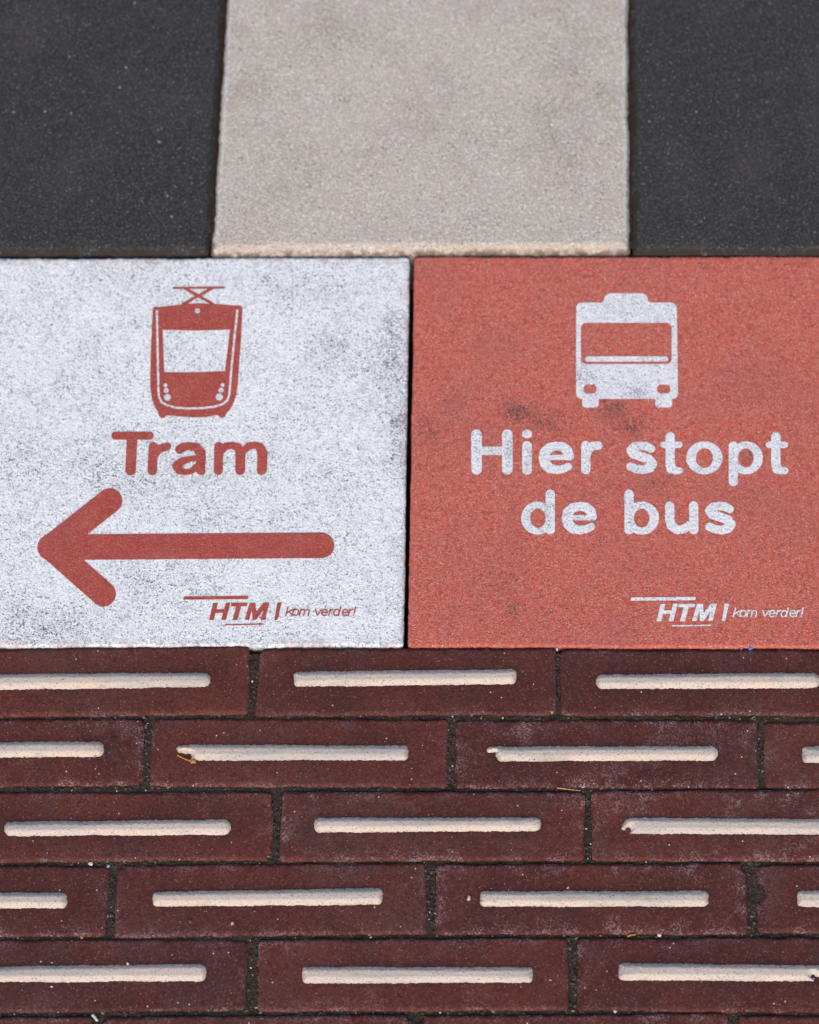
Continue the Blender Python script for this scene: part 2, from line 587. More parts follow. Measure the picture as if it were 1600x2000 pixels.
# brick paving round the part seen in the photograph, fitted to the stepped outline of its rows
GX = lambda u, v: float(ground(u, v)[0])
GY = lambda v: float(ground(800, v)[1])
ROWS = [(-262, 498, -386, 2050), (502, 1265, -58, 1658), (1268, 1400, -106, 1694), (1403, 1541, -314, 2096), (1544, 1686, -56, 1768), (1688, 1831, -414, 2110), (1834, 1979, -129, 1756), (1981, 2125, -444, 2066)]
TOPY, BOTY = GY(-266), GY(2130)
rects = [(-12, TOPY, 12, 12), (-12, -12, 12, BOTY)]
for i_, (v0, v1, ul, ur) in enumerate(ROWS):
    vm = (v0 + v1) / 2
    y1 = TOPY if i_ == 0 else GY((ROWS[i_ - 1][1] + v0) / 2)
    y0 = BOTY if i_ == len(ROWS) - 1 else GY((v1 + ROWS[i_ + 1][0]) / 2)
    rects += [(-12, y0, GX(ul, vm) - 0.004, y1), (GX(ur, vm) + 0.004, y0, 12, y1)]
sheet('pavement', rects, -0.001, MAT['paving'])

# ------------------------------------------------------------------ tiles
X_AT = lambda u, v: ground(u, v)


def blotch(*spots):
    def g(px, py, dd):
        a = np.zeros_like(px)
        for cx, cy, rx, ry, k in spots:
            a = np.maximum(a, k * np.exp(-((px - cx) / rx) ** 2 - ((py - cy) / ry) ** 2))
        return a
    return g


def flat_tile(name, corners, mat, dirt, seed, rnd=7):
    tl, tr, br, bl = corners
    f = quad(tl, tr, br, bl, rnd)
    f = rough(f, 1.5, 5, seed, 2)
    f = rough(f, 1.4, 60, seed + 1, 2)
    box = (min(tl[0], bl[0]) - 6, min(tl[1], tr[1]) - 6, max(tr[0], br[0]) + 6, max(bl[1], br[1]) + 6)

    def zf(px, py, dd):
        k = np.clip(1 - dd / 5.0, 0, 1)
        return -0.0016 * k * k
    me = field_mesh(name, f, box, 2.0, 0.0, zf, 0.052,
                    {'dirt': dirt, 'rim': lambda x, y, d: np.clip(1 - d / 22, 0, 1) ** 1.5})
    gx, gy = ground(sum(c[0] for c in corners) / 4, sum(c[1] for c in corners) / 4)
    return link(name, me, mat, None, (float(gx), float(gy), -0.052))


white = flat_tile('direction_tile', [(-19, 504), (800, 501), (788, 1262), (-90, 1264)], MAT['white'],
                  blotch((772, 690, 34, 90, 0.75), (780, 840, 26, 70, 0.8), (745, 770, 40, 60, 0.45), (330, 930, 160, 60, 0.35), (640, 690, 60, 60, 0.4),
                         (120, 1215, 130, 40, 0.45), (560, 560, 200, 40, 0.2), (40, 870, 60, 90, 0.25), (250, 1120, 60, 60, 0.3)), 3)
tag(white, 'white speckled paving tile with a red tram sign and an arrow pointing left', 'paving tile')
red = flat_tile('stop_tile', [(810, 500), (1632, 499), (1676, 1265), (797, 1263)], MAT['red'],
                blotch((1010, 805, 32, 26, 0.95), (1060, 822, 45, 20, 0.75), (1195, 800, 32, 24, 0.9), (1235, 835, 30, 20, 0.85),
                       (1466, 886, 16, 20, 0.9), (1190, 945, 10, 8, 0.8), (970, 1130, 60, 40, 0.45), (1000, 1190, 30, 22, 0.5),
                       (840, 840, 30, 30, 0.5), (1280, 945, 20, 12, 0.55), (880, 800, 40, 40, 0.25)), 7)
tag(red, 'red paving tile with a white bus sign and the words Hier stopt de bus', 'paving tile')


def chamfer_tile(name, front_l, front_r, mat, seed, label, back_px=None, pale=False):
    """upper row: bevelled concrete slabs, 30 cm deep"""
    z0 = 0.003
    fl = ground(*front_l, z0); fr = ground(*front_r, z0)
    (bl, br) = back_px
    tl = to_px(*[float(c) for c in ground(*bl, z0)], z0); tr = to_px(*[float(c) for c in ground(*br, z0)], z0)
    f = quad(tl, tr, front_r, front_l, 9)
    f = rough(f, 0.9, 6, seed, 2); f = rough(f, 2.0, 70, seed + 1, 2)
    box = (min(tl[0], front_l[0]) - 6, min(tl[1], tr[1]) - 6, max(tr[0], front_r[0]) + 6, max(front_l[1], front_r[1]) + 6)
    fy = (front_l[1] + front_r[1]) / 2

    def zf(px, py, dd):
        nz = 0.00025 * vnoise(px, py, 40, seed, 2)
        if pale:        # wide front bevel, narrow ones at the sides
            near = np.clip((py - fy + 40) / 14, 0, 1)
            W = 9 + 8 * near
            d = dd + 1.2 * vnoise(px, py, 9, seed + 3, 2)
            k = np.clip((W - d) / (W - 5), 0, 1); k2 = np.clip((6 - d) / 6, 0, 1)
            return -0.0022 * k - 0.0045 * k2 + nz * (1 - k)
        k = np.clip(1 - dd / 13.0, 0, 1)
        return -0.0034 * (k ** 1.2) + nz * (1 - k)

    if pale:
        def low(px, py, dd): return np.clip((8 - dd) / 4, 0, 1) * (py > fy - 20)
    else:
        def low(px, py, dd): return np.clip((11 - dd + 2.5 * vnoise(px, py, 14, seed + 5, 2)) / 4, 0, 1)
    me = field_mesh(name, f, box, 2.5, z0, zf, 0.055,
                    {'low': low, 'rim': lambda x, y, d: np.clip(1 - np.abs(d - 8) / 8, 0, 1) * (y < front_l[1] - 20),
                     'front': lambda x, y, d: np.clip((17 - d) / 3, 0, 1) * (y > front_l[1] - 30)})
    o = link(name, me, mat, None, (float(fl[0] + fr[0]) / 2, float(fl[1]) + 0.15, z0 - 0.055))
    return tag(o, label, 'paving slab')


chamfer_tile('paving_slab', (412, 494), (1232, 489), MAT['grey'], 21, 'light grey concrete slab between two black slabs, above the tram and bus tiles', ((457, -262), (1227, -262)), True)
chamfer_tile('paving_slab', (-420, 494), (408, 494), MAT['black'], 25, 'black concrete slab left of the grey slab, above the white tile', ((-340, -262), (453, -262)))
chamfer_tile('paving_slab', (1237, 494), (2080, 494), MAT['black'], 29, 'black concrete slab right of the grey slab, above the red tile', ((1231, -262), (2010, -262)))

# ------------------------------------------------------------------ prints on the tiles
PRINT_Z = 0.00025


def print_part(name, f, box, mat, parent, step=1.0, seed=50, amp=0.25):
    f = rough(f, amp, 3.5, seed, 2)
    dirt = blotch((1470, 880, 14, 14, 0.5), (998, 880, 14, 40, 0.7), (1033, 885, 14, 40, 0.6), (1145, 735, 30, 18, 0.8), (1245, 765, 24, 12, 0.7), (1180, 600, 40, 16, 0.4),
                  (1060, 1000, 16, 40, 0.5), (1228, 1010, 12, 40, 0.4), (1420, 900, 30, 20, 0.3), (975, 880, 30, 10, 0.5))
    me = field_mesh(name, f, box, step, PRINT_Z, None, 0.0, {'dirt': dirt})
    return link(name, me, mat, parent)


# tram front
k = 0.14247
tram_body = poly([(130, 420), (138, 390), (165, 374), (215, 385), (400, 362), (560, 342), (760, 332), (960, 340), (1150, 355), (1290, 368),
                  (1322, 360), (1350, 378), (1360, 420), (1340, 800), (1315, 1150), (1295, 1450), (1265, 1620), (1225, 1730), (1180, 1800),
                  (1132, 1850), (1128, 1872), (1108, 1892), (1075, 1900), (1045, 1892), (1020, 1865), (870, 1890), (690, 1898), (500, 1885),
                  (320, 1868), (290, 1900), (255, 1907), (230, 1894), (210, 1868), (213, 1840), (160, 1760), (120, 1640), (98, 1500),
                  (95, 1300), (108, 900), (120, 600)])
window = poly([(265, 695), (720, 708), (1188, 692), (1155, 985), (1118, 1262), (700, 1280), (287, 1277), (275, 980)])
trim = stroke([(187, 440), (192, 720), (197, 1000), (203, 1300), (206, 1500), (215, 1610), (250, 1688), (330, 1735), (450, 1765), (640, 1777), (820, 1770),
               (980, 1750), (1090, 1715), (1150, 1665), (1180, 1580), (1190, 1450), (1210, 1200), (1250, 800), (1290, 430)], 15)
lamps = union(*[stroke([(x, y)], r) for x, y, r in [(742, 437, 34), (303, 1457, 27), (315, 1530, 35), (333, 1625, 48), (1088, 1452, 28), (1068, 1525, 36), (1043, 1618, 50)]])
panto = union(stroke([(416, 122), (1104, 117)], 15), stroke([(575, 130), (950, 338)], 20), stroke([(945, 125), (545, 345)], 20))
tram = local(union(minus(tram_body, window, trim, lamps), panto), 280, 545, k)
print_part('tram_pictogram', tram, (290, 556, 478, 820), MAT['red_print'], white, 0.8, 51, 0.2)

# word Tram
k = 0.225
T_ = union(stroke([(113, 138), (412, 138)], 35), stroke([(258, 150), (245, 436)], 46))
r_ = union(stroke([(443, 235), (433, 442)], 41), stroke([(445, 345, 30), (462, 292, 34), (500, 250, 35), (562, 232, 36)]))
a_ = union(stroke([(672, 256, 40), (700, 238, 38), (755, 226, 31), (815, 238, 38), (855, 285, 43), (855, 360, 43), (850, 438, 38), (862, 448, 34)]),
           stroke([(835, 325, 22), (760, 340, 25), (690, 360, 34), (648, 402, 42), (668, 435, 40), (715, 455, 26), (770, 448, 26), (825, 405, 30)]))
m_ = union(stroke([(1012, 232), (1006, 440)], 40), stroke([(1030, 270, 30), (1075, 228, 32), (1135, 220, 30), (1178, 238, 38), (1200, 285, 43), (1196, 436, 43)]),
           stroke([(1225, 270, 30), (1270, 228, 32), (1330, 220, 30), (1370, 238, 38), (1391, 290, 44), (1385, 434, 44)]))
print_part('lettering', local(union(T_, r_, a_, m_), 200, 820, k), (210, 835, 532, 936), MAT['red_print'], white, 1.0, 52)

# arrow
arrow = union(stroke([(98, 1069), (628, 1065)], 25), stroke([(99, 1069), (214.5, 978)], 24.5), stroke([(99, 1069), (202, 1160)], 24.5))
print_part('direction_arrow', arrow, (66, 946, 662, 1192), MAT['red_print'], white, 1.2, 53)


# operator's mark and motto
def mark():
    k = 0.2375
    P = [poly([(82, 105), (612, 100), (606, 127), (76, 132)]),
         poly([(322, 158), (361, 158), (328, 300), (288, 300)]), poly([(426, 156), (464, 156), (427, 300), (387, 300)]), poly([(330, 211), (430, 209), (424, 240), (322, 242)]),
         poly([(472, 157), (607, 157), (599, 186), (465, 186)]), poly([(514, 180), (554, 180), (522, 300), (480, 300)]),
         poly([(622, 157), (670, 157), (676, 232), (735, 156), (785, 156), (750, 298), (711, 298), (736, 212), (676, 298), (646, 298), (640, 212), (617, 298), (580, 298)]),
         poly([(850, 156), (886, 156), (852, 298), (825, 298)]), poly([(418, 333), (736, 328), (734, 338), (417, 343)])]
    r = 5.3
    P += [stroke([(938, 192), (919, 262)], r), stroke([(984, 210), (930, 238)], r), stroke([(948, 232), (972, 262)], r),
          ring(1001, 237, 24, 25, r, 0.15),
          stroke([(1043, 212), (1031, 262)], r), stroke([(1039, 228), (1052, 214), (1068, 213), (1075, 224), (1066, 262)], r),
          stroke([(1075, 226), (1088, 214), (1104, 213), (1112, 224), (1103, 262)], r),
          stroke([(1163, 212), (1179, 262), (1212, 212)], r)]
    for cx in (1238, 1408):
        P.append(stroke([(cx - 22, 238), (cx + 24, 236), (cx + 20, 218), (cx + 4, 210), (cx - 14, 218), (cx - 24, 238), (cx - 18, 256), (cx - 2, 264), (cx + 17, 257)], r))
    P += [stroke([(1284, 212), (1271, 262)], r), stroke([(1279, 230), (1291, 215), (1308, 212)], r),
          ring(1336, 237, 23, 25, r, 0.15), stroke([(1372, 190), (1353, 262)], r),
          stroke([(1447, 212), (1435, 262)], r), stroke([(1443, 230), (1455, 215), (1470, 212)], r),
          stroke([(1493, 192), (1483, 240)], r + 0.6), stroke([(1478, 259)], 6.5)]
    return local(union(*P), 340, 1140, k)


MK = mark()
print_part('printed_mark', MK, (354, 1160, 700, 1225), MAT['red_print'], white, 0.6, 54, 0.3)
print_part('printed_mark', shift(MK, 874, 2), (1226, 1160, 1576, 1227), MAT['white_print'], red, 0.6, 55, 0.3)

# bus front
k = 0.14375
bus = union(quad((107, 215), (1474, 215), (1494, 1524), (107, 1524), 78), rrect(488, 88, 1082, 420, 95),
            rrect(190, 1440, 414, 1642, 52), rrect(1182, 1440, 1412, 1642, 52))
fil = union(poly([(452, 216), (498, 150), (520, 260)]), poly([(1118, 216), (1070, 150), (1060, 260)]))
bus = union(bus, minus(fil, stroke([(440, 162)], 50), stroke([(1128, 162)], 50)))
bus = union(minus(bus, rrect(172, 490, 1405, 1050, 72), rrect(208, 1330, 386, 1450, 52), rrect(1206, 1330, 1388, 1450, 52)), stroke([(268, 982), (1322, 980)], 36))
print_part('bus_pictogram', local(bus, 1110, 560, k), (1120, 568, 1332, 800), MAT['white_print'], red, 0.9, 56, 0.2)

# Hier stopt / de bus
k = 0.4125


def e_(dx, dy):
    return union(stroke([(400 + dx, 178 + dy), (516 + dx, 178 + dy)], 12.5),
                 stroke([(516 + dx, 172 + dy, 20), (506 + dx, 146 + dy, 23), (484 + dx, 128 + dy, 22), (454 + dx, 123 + dy, 20), (421 + dx, 131 + dy, 22), (399 + dx, 153 + dy, 24),
                         (393 + dx, 180 + dy, 24), (400 + dx, 208 + dy, 24), (421 + dx, 229 + dy, 23), (455 + dx, 237 + dy, 20), (485 + dx, 232 + dy, 19), (509 + dx, 221 + dy, 18)]))


def s_(dx, dy):
    return stroke([(902 + dx, 137 + dy, 19), (878 + dx, 125 + dy, 21), (850 + dx, 121 + dy, 19), (823 + dx, 128 + dy, 22), (808 + dx, 145 + dy, 23), (818 + dx, 162 + dy, 22), (855 + dx, 174 + dy, 22),
                   (890 + dx, 187 + dy, 23), (907 + dx, 208 + dy, 23), (895 + dx, 228 + dy, 22), (862 + dx, 237 + dy, 20), (832 + dx, 232 + dy, 20), (805 + dx, 221 + dy, 20)])


def t_(dx):
    return union(stroke([(992 + dx, 80), (992 + dx, 215)], 22), stroke([(992 + dx, 212, 22), (998 + dx, 232, 23), (1014 + dx, 240, 18), (1036 + dx, 241, 16)]), stroke([(960 + dx, 118), (1035 + dx, 118)], 15))


H_ = union(stroke([(75, 70), (75, 234)], 25), stroke([(221, 70), (221, 234)], 25), stroke([(75, 147), (221, 147)], 20))
i_ = union(stroke([(314, 124), (314, 236)], 23), stroke([(310, 67), (318, 67)], 20))
rr = union(stroke([(592, 122), (592, 236)], 22), stroke([(596, 170, 16), (606, 140, 19), (624, 124, 20), (652, 122, 20)]))
o_ = minus(oval(1154, 180, 86, 78), oval(1154, 181, 40, 47))
p_ = union(stroke([(1291, 124), (1291, 292)], 22), minus(oval(1351, 180, 80, 78), oval(1350, 180, 37, 45)))
d_ = union(stroke([(424, 352), (424, 520)], 22), minus(oval(366, 465, 80, 78), oval(366, 465, 37, 45)))
b_ = union(stroke([(797, 352), (797, 520)], 22), minus(oval(858, 465, 81, 78), oval(857, 465, 37, 45)))
u_ = union(stroke([(990, 408, 22), (990, 475, 22), (999, 503, 22), (1025, 521, 21), (1055, 518, 20), (1082, 500, 20)]), stroke([(1103, 408), (1104, 520)], 22))
words = union(H_, i_, e_(0, 0), rr, s_(0, 0), t_(0), o_, p_, t_(500), d_, e_(109, 285.5), b_, u_, s_(372, 285.5))
print_part('lettering', local(words, 900, 820, k), (912, 830, 1548, 1052), MAT['white_print'], red, 1.1, 57)

# ------------------------------------------------------------------ bricks, each with its pale raised bar
# corners in photo pixels: (left-top, right-top, right-bottom, left-bottom), bar (x0, x1, top/bottom at x0, top/bottom at x1), bloom, chips, label
ROW = 'dark red ribbed guidance bricks'
B = [
    [(-103, 1270), (487, 1261), (485, 1393), (-103, 1400), (-30, 412, 1317, 1348, 1313, 1342), .10, [], 'brick directly below the white tile at the left end of the top brick row'],
    [(509, 1267), (1084, 1266), (1086, 1394), (498, 1396), (574, 1008, 1312, 1341, 1307, 1336), .12, [], 'middle brick of the top row, under the gap between white and red tiles'],
    [(1094, 1268), (1690, 1270), (1690, 1395), (1097, 1395), (1164, 1602, 1317, 1346, 1314, 1344), .22, [], 'brick under the red tile at the right end of the top brick row'],
    [(-310, 1406), (282, 1404), (277, 1532), (-310, 1536), (-240, 203, 1451, 1481, 1448, 1478), .75, [(284, 1402, 9), (282, 1536, 13)], 'brick with worn pale right corners at the left end of the second row'],
    [(300, 1404), (875, 1405), (872, 1537), (292, 1533), (366, 798, 1454, 1485, 1456, 1485), .22, [], 'brick whose pale bar has a torn left tip with an orange seed beside it'],
    [(892, 1406), (1479, 1407), (1481, 1538), (890, 1538), (968, 1402, 1458, 1487, 1457, 1486), .85, [], 'frosty edged brick of the second row, its bar ending left in a ragged hook'],
    [(1493, 1411), (2090, 1411), (2090, 1538), (1495, 1537), (1567, 2010, 1458, 1490, 1458, 1490), .6, [], 'brick cut by the right picture edge in the second row, short stub of bar'],
    [(-53, 1547), (532, 1547), (531, 1678), (-53, 1683), (9, 451, 1605, 1633, 1600, 1631), .25, [(540, 1685, 20)], 'brick at the left end of the third row, its corner worn beside a sandy joint'],
    [(553, 1546), (1142, 1547), (1141, 1678), (546, 1680), (613, 1057, 1597, 1626, 1596, 1624), .5, [(1148, 1542, 14)], 'middle brick of the third row with a dark stain below its bar'],
    [(1157, 1545), (1762, 1541), (1762, 1682), (1158, 1678), (1222, 1660, 1597, 1628, 1600, 1631), .9, [], 'brick with whitish bloom at the right end of the third row, bar ending hooked'],
    [(-410, 1690), (213, 1691), (206, 1827), (-410, 1831), (-310, 131, 1745, 1775, 1743, 1774), .55, [(216, 1688, 9), (213, 1832, 12)], 'brick at the left end of the fourth row with the end of a bar showing'],
    [(231, 1689), (831, 1685), (835, 1823), (224, 1829), (298, 748, 1742, 1771, 1734, 1767), .3, [(228, 1686, 12)], 'brick in the fourth row whose pale bar tilts up to the right'],
    [(855, 1688), (1456, 1686), (1460, 1822), (850, 1823), (937, 1384, 1740, 1771, 1740, 1771), .8, [(1462, 1688, 16)], 'bloomed brick of the fourth row left of the widest sandy joint, bar with rounded ends'],
    [(1480, 1690), (2105, 1690), (2105, 1822), (1480, 1820), (1557, 2000, 1739, 1771, 1739, 1771), .6, [(1474, 1680, 12), (1478, 1742, 20), (1476, 1830, 10)], 'chipped brick right of the widest sandy joint in the fourth row'],
    [(-125, 1836), (483, 1834), (478, 1972), (-125, 1978), (-45, 403, 1888, 1919, 1883, 1916), .2, [], 'brick at the left end of the fifth row with a white chip above its bar'],
    [(507, 1835), (1109, 1831), (1110, 1971), (503, 1974), (590, 1041, 1888, 1921, 1889, 1919), .45, [], 'middle brick of the fifth row, in the last row with whole bars'],
    [(1130, 1832), (1750, 1831), (1750, 1978), (1128, 1972), (1209, 1655, 1881, 1914, 1886, 1918), .35, [(1600, 1990, 14)], 'brick at the right end of the fifth row with a dark nick in its bar'],
    [(-440, 1987), (178, 1986), (174, 2122), (-440, 2126), (-370, 75, 2038, 2069, 2038, 2069), .5, [], 'thin strip of brick in the bottom left corner of the paving'],
    [(200, 1986), (795, 1982), (797, 2120), (196, 2122), (268, 722, 2036, 2068, 2036, 2068), .4, [(196, 1982, 12)], 'thin strip of brick along the bottom edge, second from the left'],
    [(812, 1984), (1420, 1979), (1424, 2118), (810, 2120), (880, 1335, 2034, 2066, 2034, 2066), .5, [(808, 1980, 22)], 'thin strip of brick along the bottom edge, with a rounded left corner'],
    [(1443, 1984), (2060, 1984), (2062, 2120), (1445, 2120), (1515, 1965, 2036, 2068, 2036, 2068), .4, [], 'thin strip of brick in the bottom right corner of the paving'],
]
HOOK = {4: [((352, 1463, 7), (362, 1463, 9), (385, 1470, 12))], 5: [((957, 1465, 6.5), (967, 1463, 6), (990, 1470, 12))], 9: [((1219, 1617, 5), (1226, 1606, 6), (1245, 1611, 12))]}
NICK = {4: [(362, 1482, 9), (368, 1478, 6)], 5: [(956, 1480, 10), (966, 1483, 6)], 9: [(1228, 1622, 6), (1222, 1632, 8)], 16: [(1597, 1915, 6), (1588, 1907, 3)]}
fields = []
for i, (tl, tr, br, bl, bar, bloom, chips, lab) in enumerate(B):
    sd_ = 100 + 7 * i
    f = quad(tl, tr, br, bl, R.uniform(5, 10))
    if chips: f = minus(f, *[rough(stroke([(x, y)], r), 3.0, 9, sd_ + 3, 2) for x, y, r in chips])
    f = rough(f, 2.6, 34, sd_, 4); f = rough(f, 1.0, 6, sd_ + 1, 2)
    f = (lambda g: lambda X, Y: g(X, Y) - 0.9)(f)
    fields.append(f)
    z0 = R.uniform(-0.0006, 0.0005)
    box = (min(tl[0], bl[0]) - 8, min(tl[1], tr[1]) - 8, max(tr[0], br[0]) + 8, max(bl[1], br[1]) + 8)

    def zf(px, py, dd, s=sd_):
        w_ = 7 + 3 * vnoise(px, py, 50, s + 2, 2)
        k = np.clip(1 - dd / w_, 0, 1)
        return -0.0015 * k * k + 0.00022 * vnoise(px, py, 45, s + 4, 3) + 0.00005 * vnoise(px, py, 7, s + 5, 1)

    def bl_(px, py, dd, s=sd_, k=bloom):
        e = np.exp(-dd / 9.0) + 0.20 * np.exp(-dd / 40.0)
        n = np.clip(0.5 + 1.3 * vnoise(px, py, 80, s + 6, 3), 0, 1)
        return np.clip((e * (0.45 + 0.8 * n) + 0.5 * k * k * np.clip(n - 0.62, 0, 1) * 2) * (0.25 + 1.25 * k), 0, 1)

    x0, x1, ty0, by0, ty1, by1 = bar
    barf = quad((x0, ty0), (x1, ty1), (x1, by1), (x0, by0), R.uniform(8, 14))

    def shade_stain(px, py, dd, g=barf, i=i):  # soft shade beside the bar put into the colour; one brick adds stains
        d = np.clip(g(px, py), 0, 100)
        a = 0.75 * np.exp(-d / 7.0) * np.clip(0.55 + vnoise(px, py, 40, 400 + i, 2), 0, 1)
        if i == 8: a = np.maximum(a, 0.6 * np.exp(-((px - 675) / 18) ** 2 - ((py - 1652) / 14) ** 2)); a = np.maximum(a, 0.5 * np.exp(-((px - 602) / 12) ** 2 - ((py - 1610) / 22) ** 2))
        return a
    me = field_mesh('paving_brick', f, box, 2.0, z0, zf, 0.05, {'bloom': bl_, 'shade_stain': shade_stain, 'tint': lambda x, y, d, t=R.random(): np.full_like(x, t)})
    cx, cy = ground((tl[0] + br[0]) / 2, (tl[1] + br[1]) / 2)
    o = link('paving_brick', me, MAT['brick'], None, (float(cx), float(cy), z0 - 0.05))
    tag(o, lab, 'paving brick', ROW)
    # raised bar
    bf = barf
    if i in HOOK: bf = union(bf, *[stroke(list(h)) for h in HOOK[i]])
    if i in NICK: bf = minus(bf, *[rough(stroke([(x, y)], r), 1.5, 5, sd_ + 8) for x, y, r in NICK[i]])
    bf = rough(bf, 1.3, 4.5, sd_ + 9, 2); bf = rough(bf, 1.0, 60, sd_ + 10, 2); bf = (lambda g: lambda X, Y: g(X, Y) - 0.7)(bf)

    def zb(px, py, dd, s=sd_):
        q = np.clip(dd / 11.5, 0, 1)
        return -0.0003 + 0.0027 * (1 - (1 - q) ** 1.5) * (1 + 0.06 * vnoise(px, py, 60, s + 11, 2)) + 0.00007 * vnoise(px, py, 5, s + 12, 2)
    bm = field_mesh('raised_bar', bf, (x0 - 22, min(ty0, ty1) - 8, x1 + 8, max(by0, by1) + 8), 1.2, z0, zb, 0.003, {'rim': lambda x, y, d: np.clip(1 - d / 4.0, 0, 1), 'tip': lambda x, y, d, a_=x0, b_=x1: np.clip(1 - np.minimum(np.abs(x - a_), np.abs(x - b_)) / 14.0, 0, 1) * np.clip(1 - d / 8.0, 0, 1)})
    link('raised_bar', bm, MAT['bar'], o)


# ------------------------------------------------------------------ what fills the joints
def fill(name, box, step, z0, zf, mat):
    me = field_mesh(name, rrect(box[0] + 1, box[1] + 1, box[2] - 1, box[3] - 1, 2), box, step, z0, zf, 0.0, None)
    o = link(name, me, mat); o['kind'] = 'stuff'
    return o


def sand_h(px, py):
    h = 0.0009 * vnoise(px, py, 30, 700, 2) + 0.0007 * vnoise(px, py, 6, 701, 2)
    return np.where(py < 1275, -0.006, 0.0) + h


fill('joint_sand', (-450, 1262, 2110, 2132), 3.0, -0.0023, lambda x, y, d: sand_h(x, y), MAT['sand'])
fill('joint_soil', (-440, -270, 2090, 488), 4.0, -0.0022, lambda x, y, d: 0.0018 * vnoise(x, y, 30, 720, 3), MAT['soil'])

# loose grit lying in the joints, and a little of it on the bricks
ICO = None


def stone(bm_v, bm_f, tone, c, r, rng, t, flat=0.7):
    """one small angular grain appended to the lists"""
    g = (1 + 5 ** 0.5) / 2
    vs = [(-1, g, 0), (1, g, 0), (-1, -g, 0), (1, -g, 0), (0, -1, g), (0, 1, g), (0, -1, -g), (0, 1, -g), (g, 0, -1), (g, 0, 1), (-g, 0, -1), (-g, 0, 1)]
    fs = [(0, 11, 5), (0, 5, 1), (0, 1, 7), (0, 7, 10), (0, 10, 11), (1, 5, 9), (5, 11, 4), (11, 10, 2), (10, 7, 6), (7, 1, 8), (3, 9, 4), (3, 4, 2), (3, 2, 6), (3, 6, 8), (3, 8, 9), (4, 9, 5), (2, 4, 11), (6, 2, 10), (8, 6, 7), (9, 8, 1)]
    a = rng.uniform(0, 6.28); ca, sa = math.cos(a), math.sin(a)
    sx, sy = rng.uniform(0.75, 1.35), rng.uniform(0.6, 1.0)
    n = len(bm_v)
    for x, y, z in vs:
        j = rng.uniform(0.75, 1.2) / 1.9 * r
        x, y, z = x * sx * j, y * sy * j, z * flat * j
        bm_v.append((c[0] + x * ca - y * sa, c[1] + x * sa + y * ca, c[2] + z)); tone.append(t)
    bm_f.extend([tuple(n + k for k in f) for f in fs])


rng = random.Random(11)
gv, gf, gt = [], [], []
PXs = np.array([rng.uniform(-20, 1620) for _ in range(60000)]); PYs = np.array([rng.uniform(1266, 2010) for _ in range(60000)])
dmin = np.full(PXs.shape, 1e6)
for f in fields: dmin = np.minimum(dmin, f(PXs, PYs))
n_j = 0
for x, y, d in zip(PXs, PYs, dmin):
    if d > 0.5 and n_j < 3200:
        r = rng.choice([0.0004, 0.0005, 0.0006, 0.0007, 0.0011]) * rng.uniform(0.7, 1.2)
        gx, gy = ground(x, y, -0.003)
        z = -0.0023 + float(sand_h(np.array([x]), np.array([y]))[0]) + r * 0.25
        stone(gv, gf, gt, (float(gx), float(gy), z), r, rng, rng.random() ** 3.0); n_j += 1
for x, y, d in list(zip(PXs, PYs, dmin))[:900]:
    if d < -6 and rng.random() < 0.25:
        r = rng.uniform(0.00025, 0.0005)
        gx, gy = ground(x, y, 0)
        stone(gv, gf, gt, (float(gx), float(gy), r * 0.3), r, rng, rng.uniform(0.5, 1.0))
# crumbs in the joint in front of the upper slabs
for _ in range(260):
    x = rng.uniform(-10, 1610); y = rng.uniform(488, 498)
    gx, gy = ground(x, y, -0.004)
    r = rng.uniform(0.0005, 0.0012)
    stone(gv, gf, gt, (float(gx), float(gy), -0.0045), r, rng, rng.uniform(0.0, 0.7))
me = bpy.data.meshes.new('loose_grit'); me.from_pydata(gv, [], gf)
me.attributes.new('tone', 'FLOAT', 'POINT').data.foreach_set('value', np.array(gt, dtype=np.float32))
g = link('loose_grit', me, MAT['grit']); g['kind'] = 'stuff'

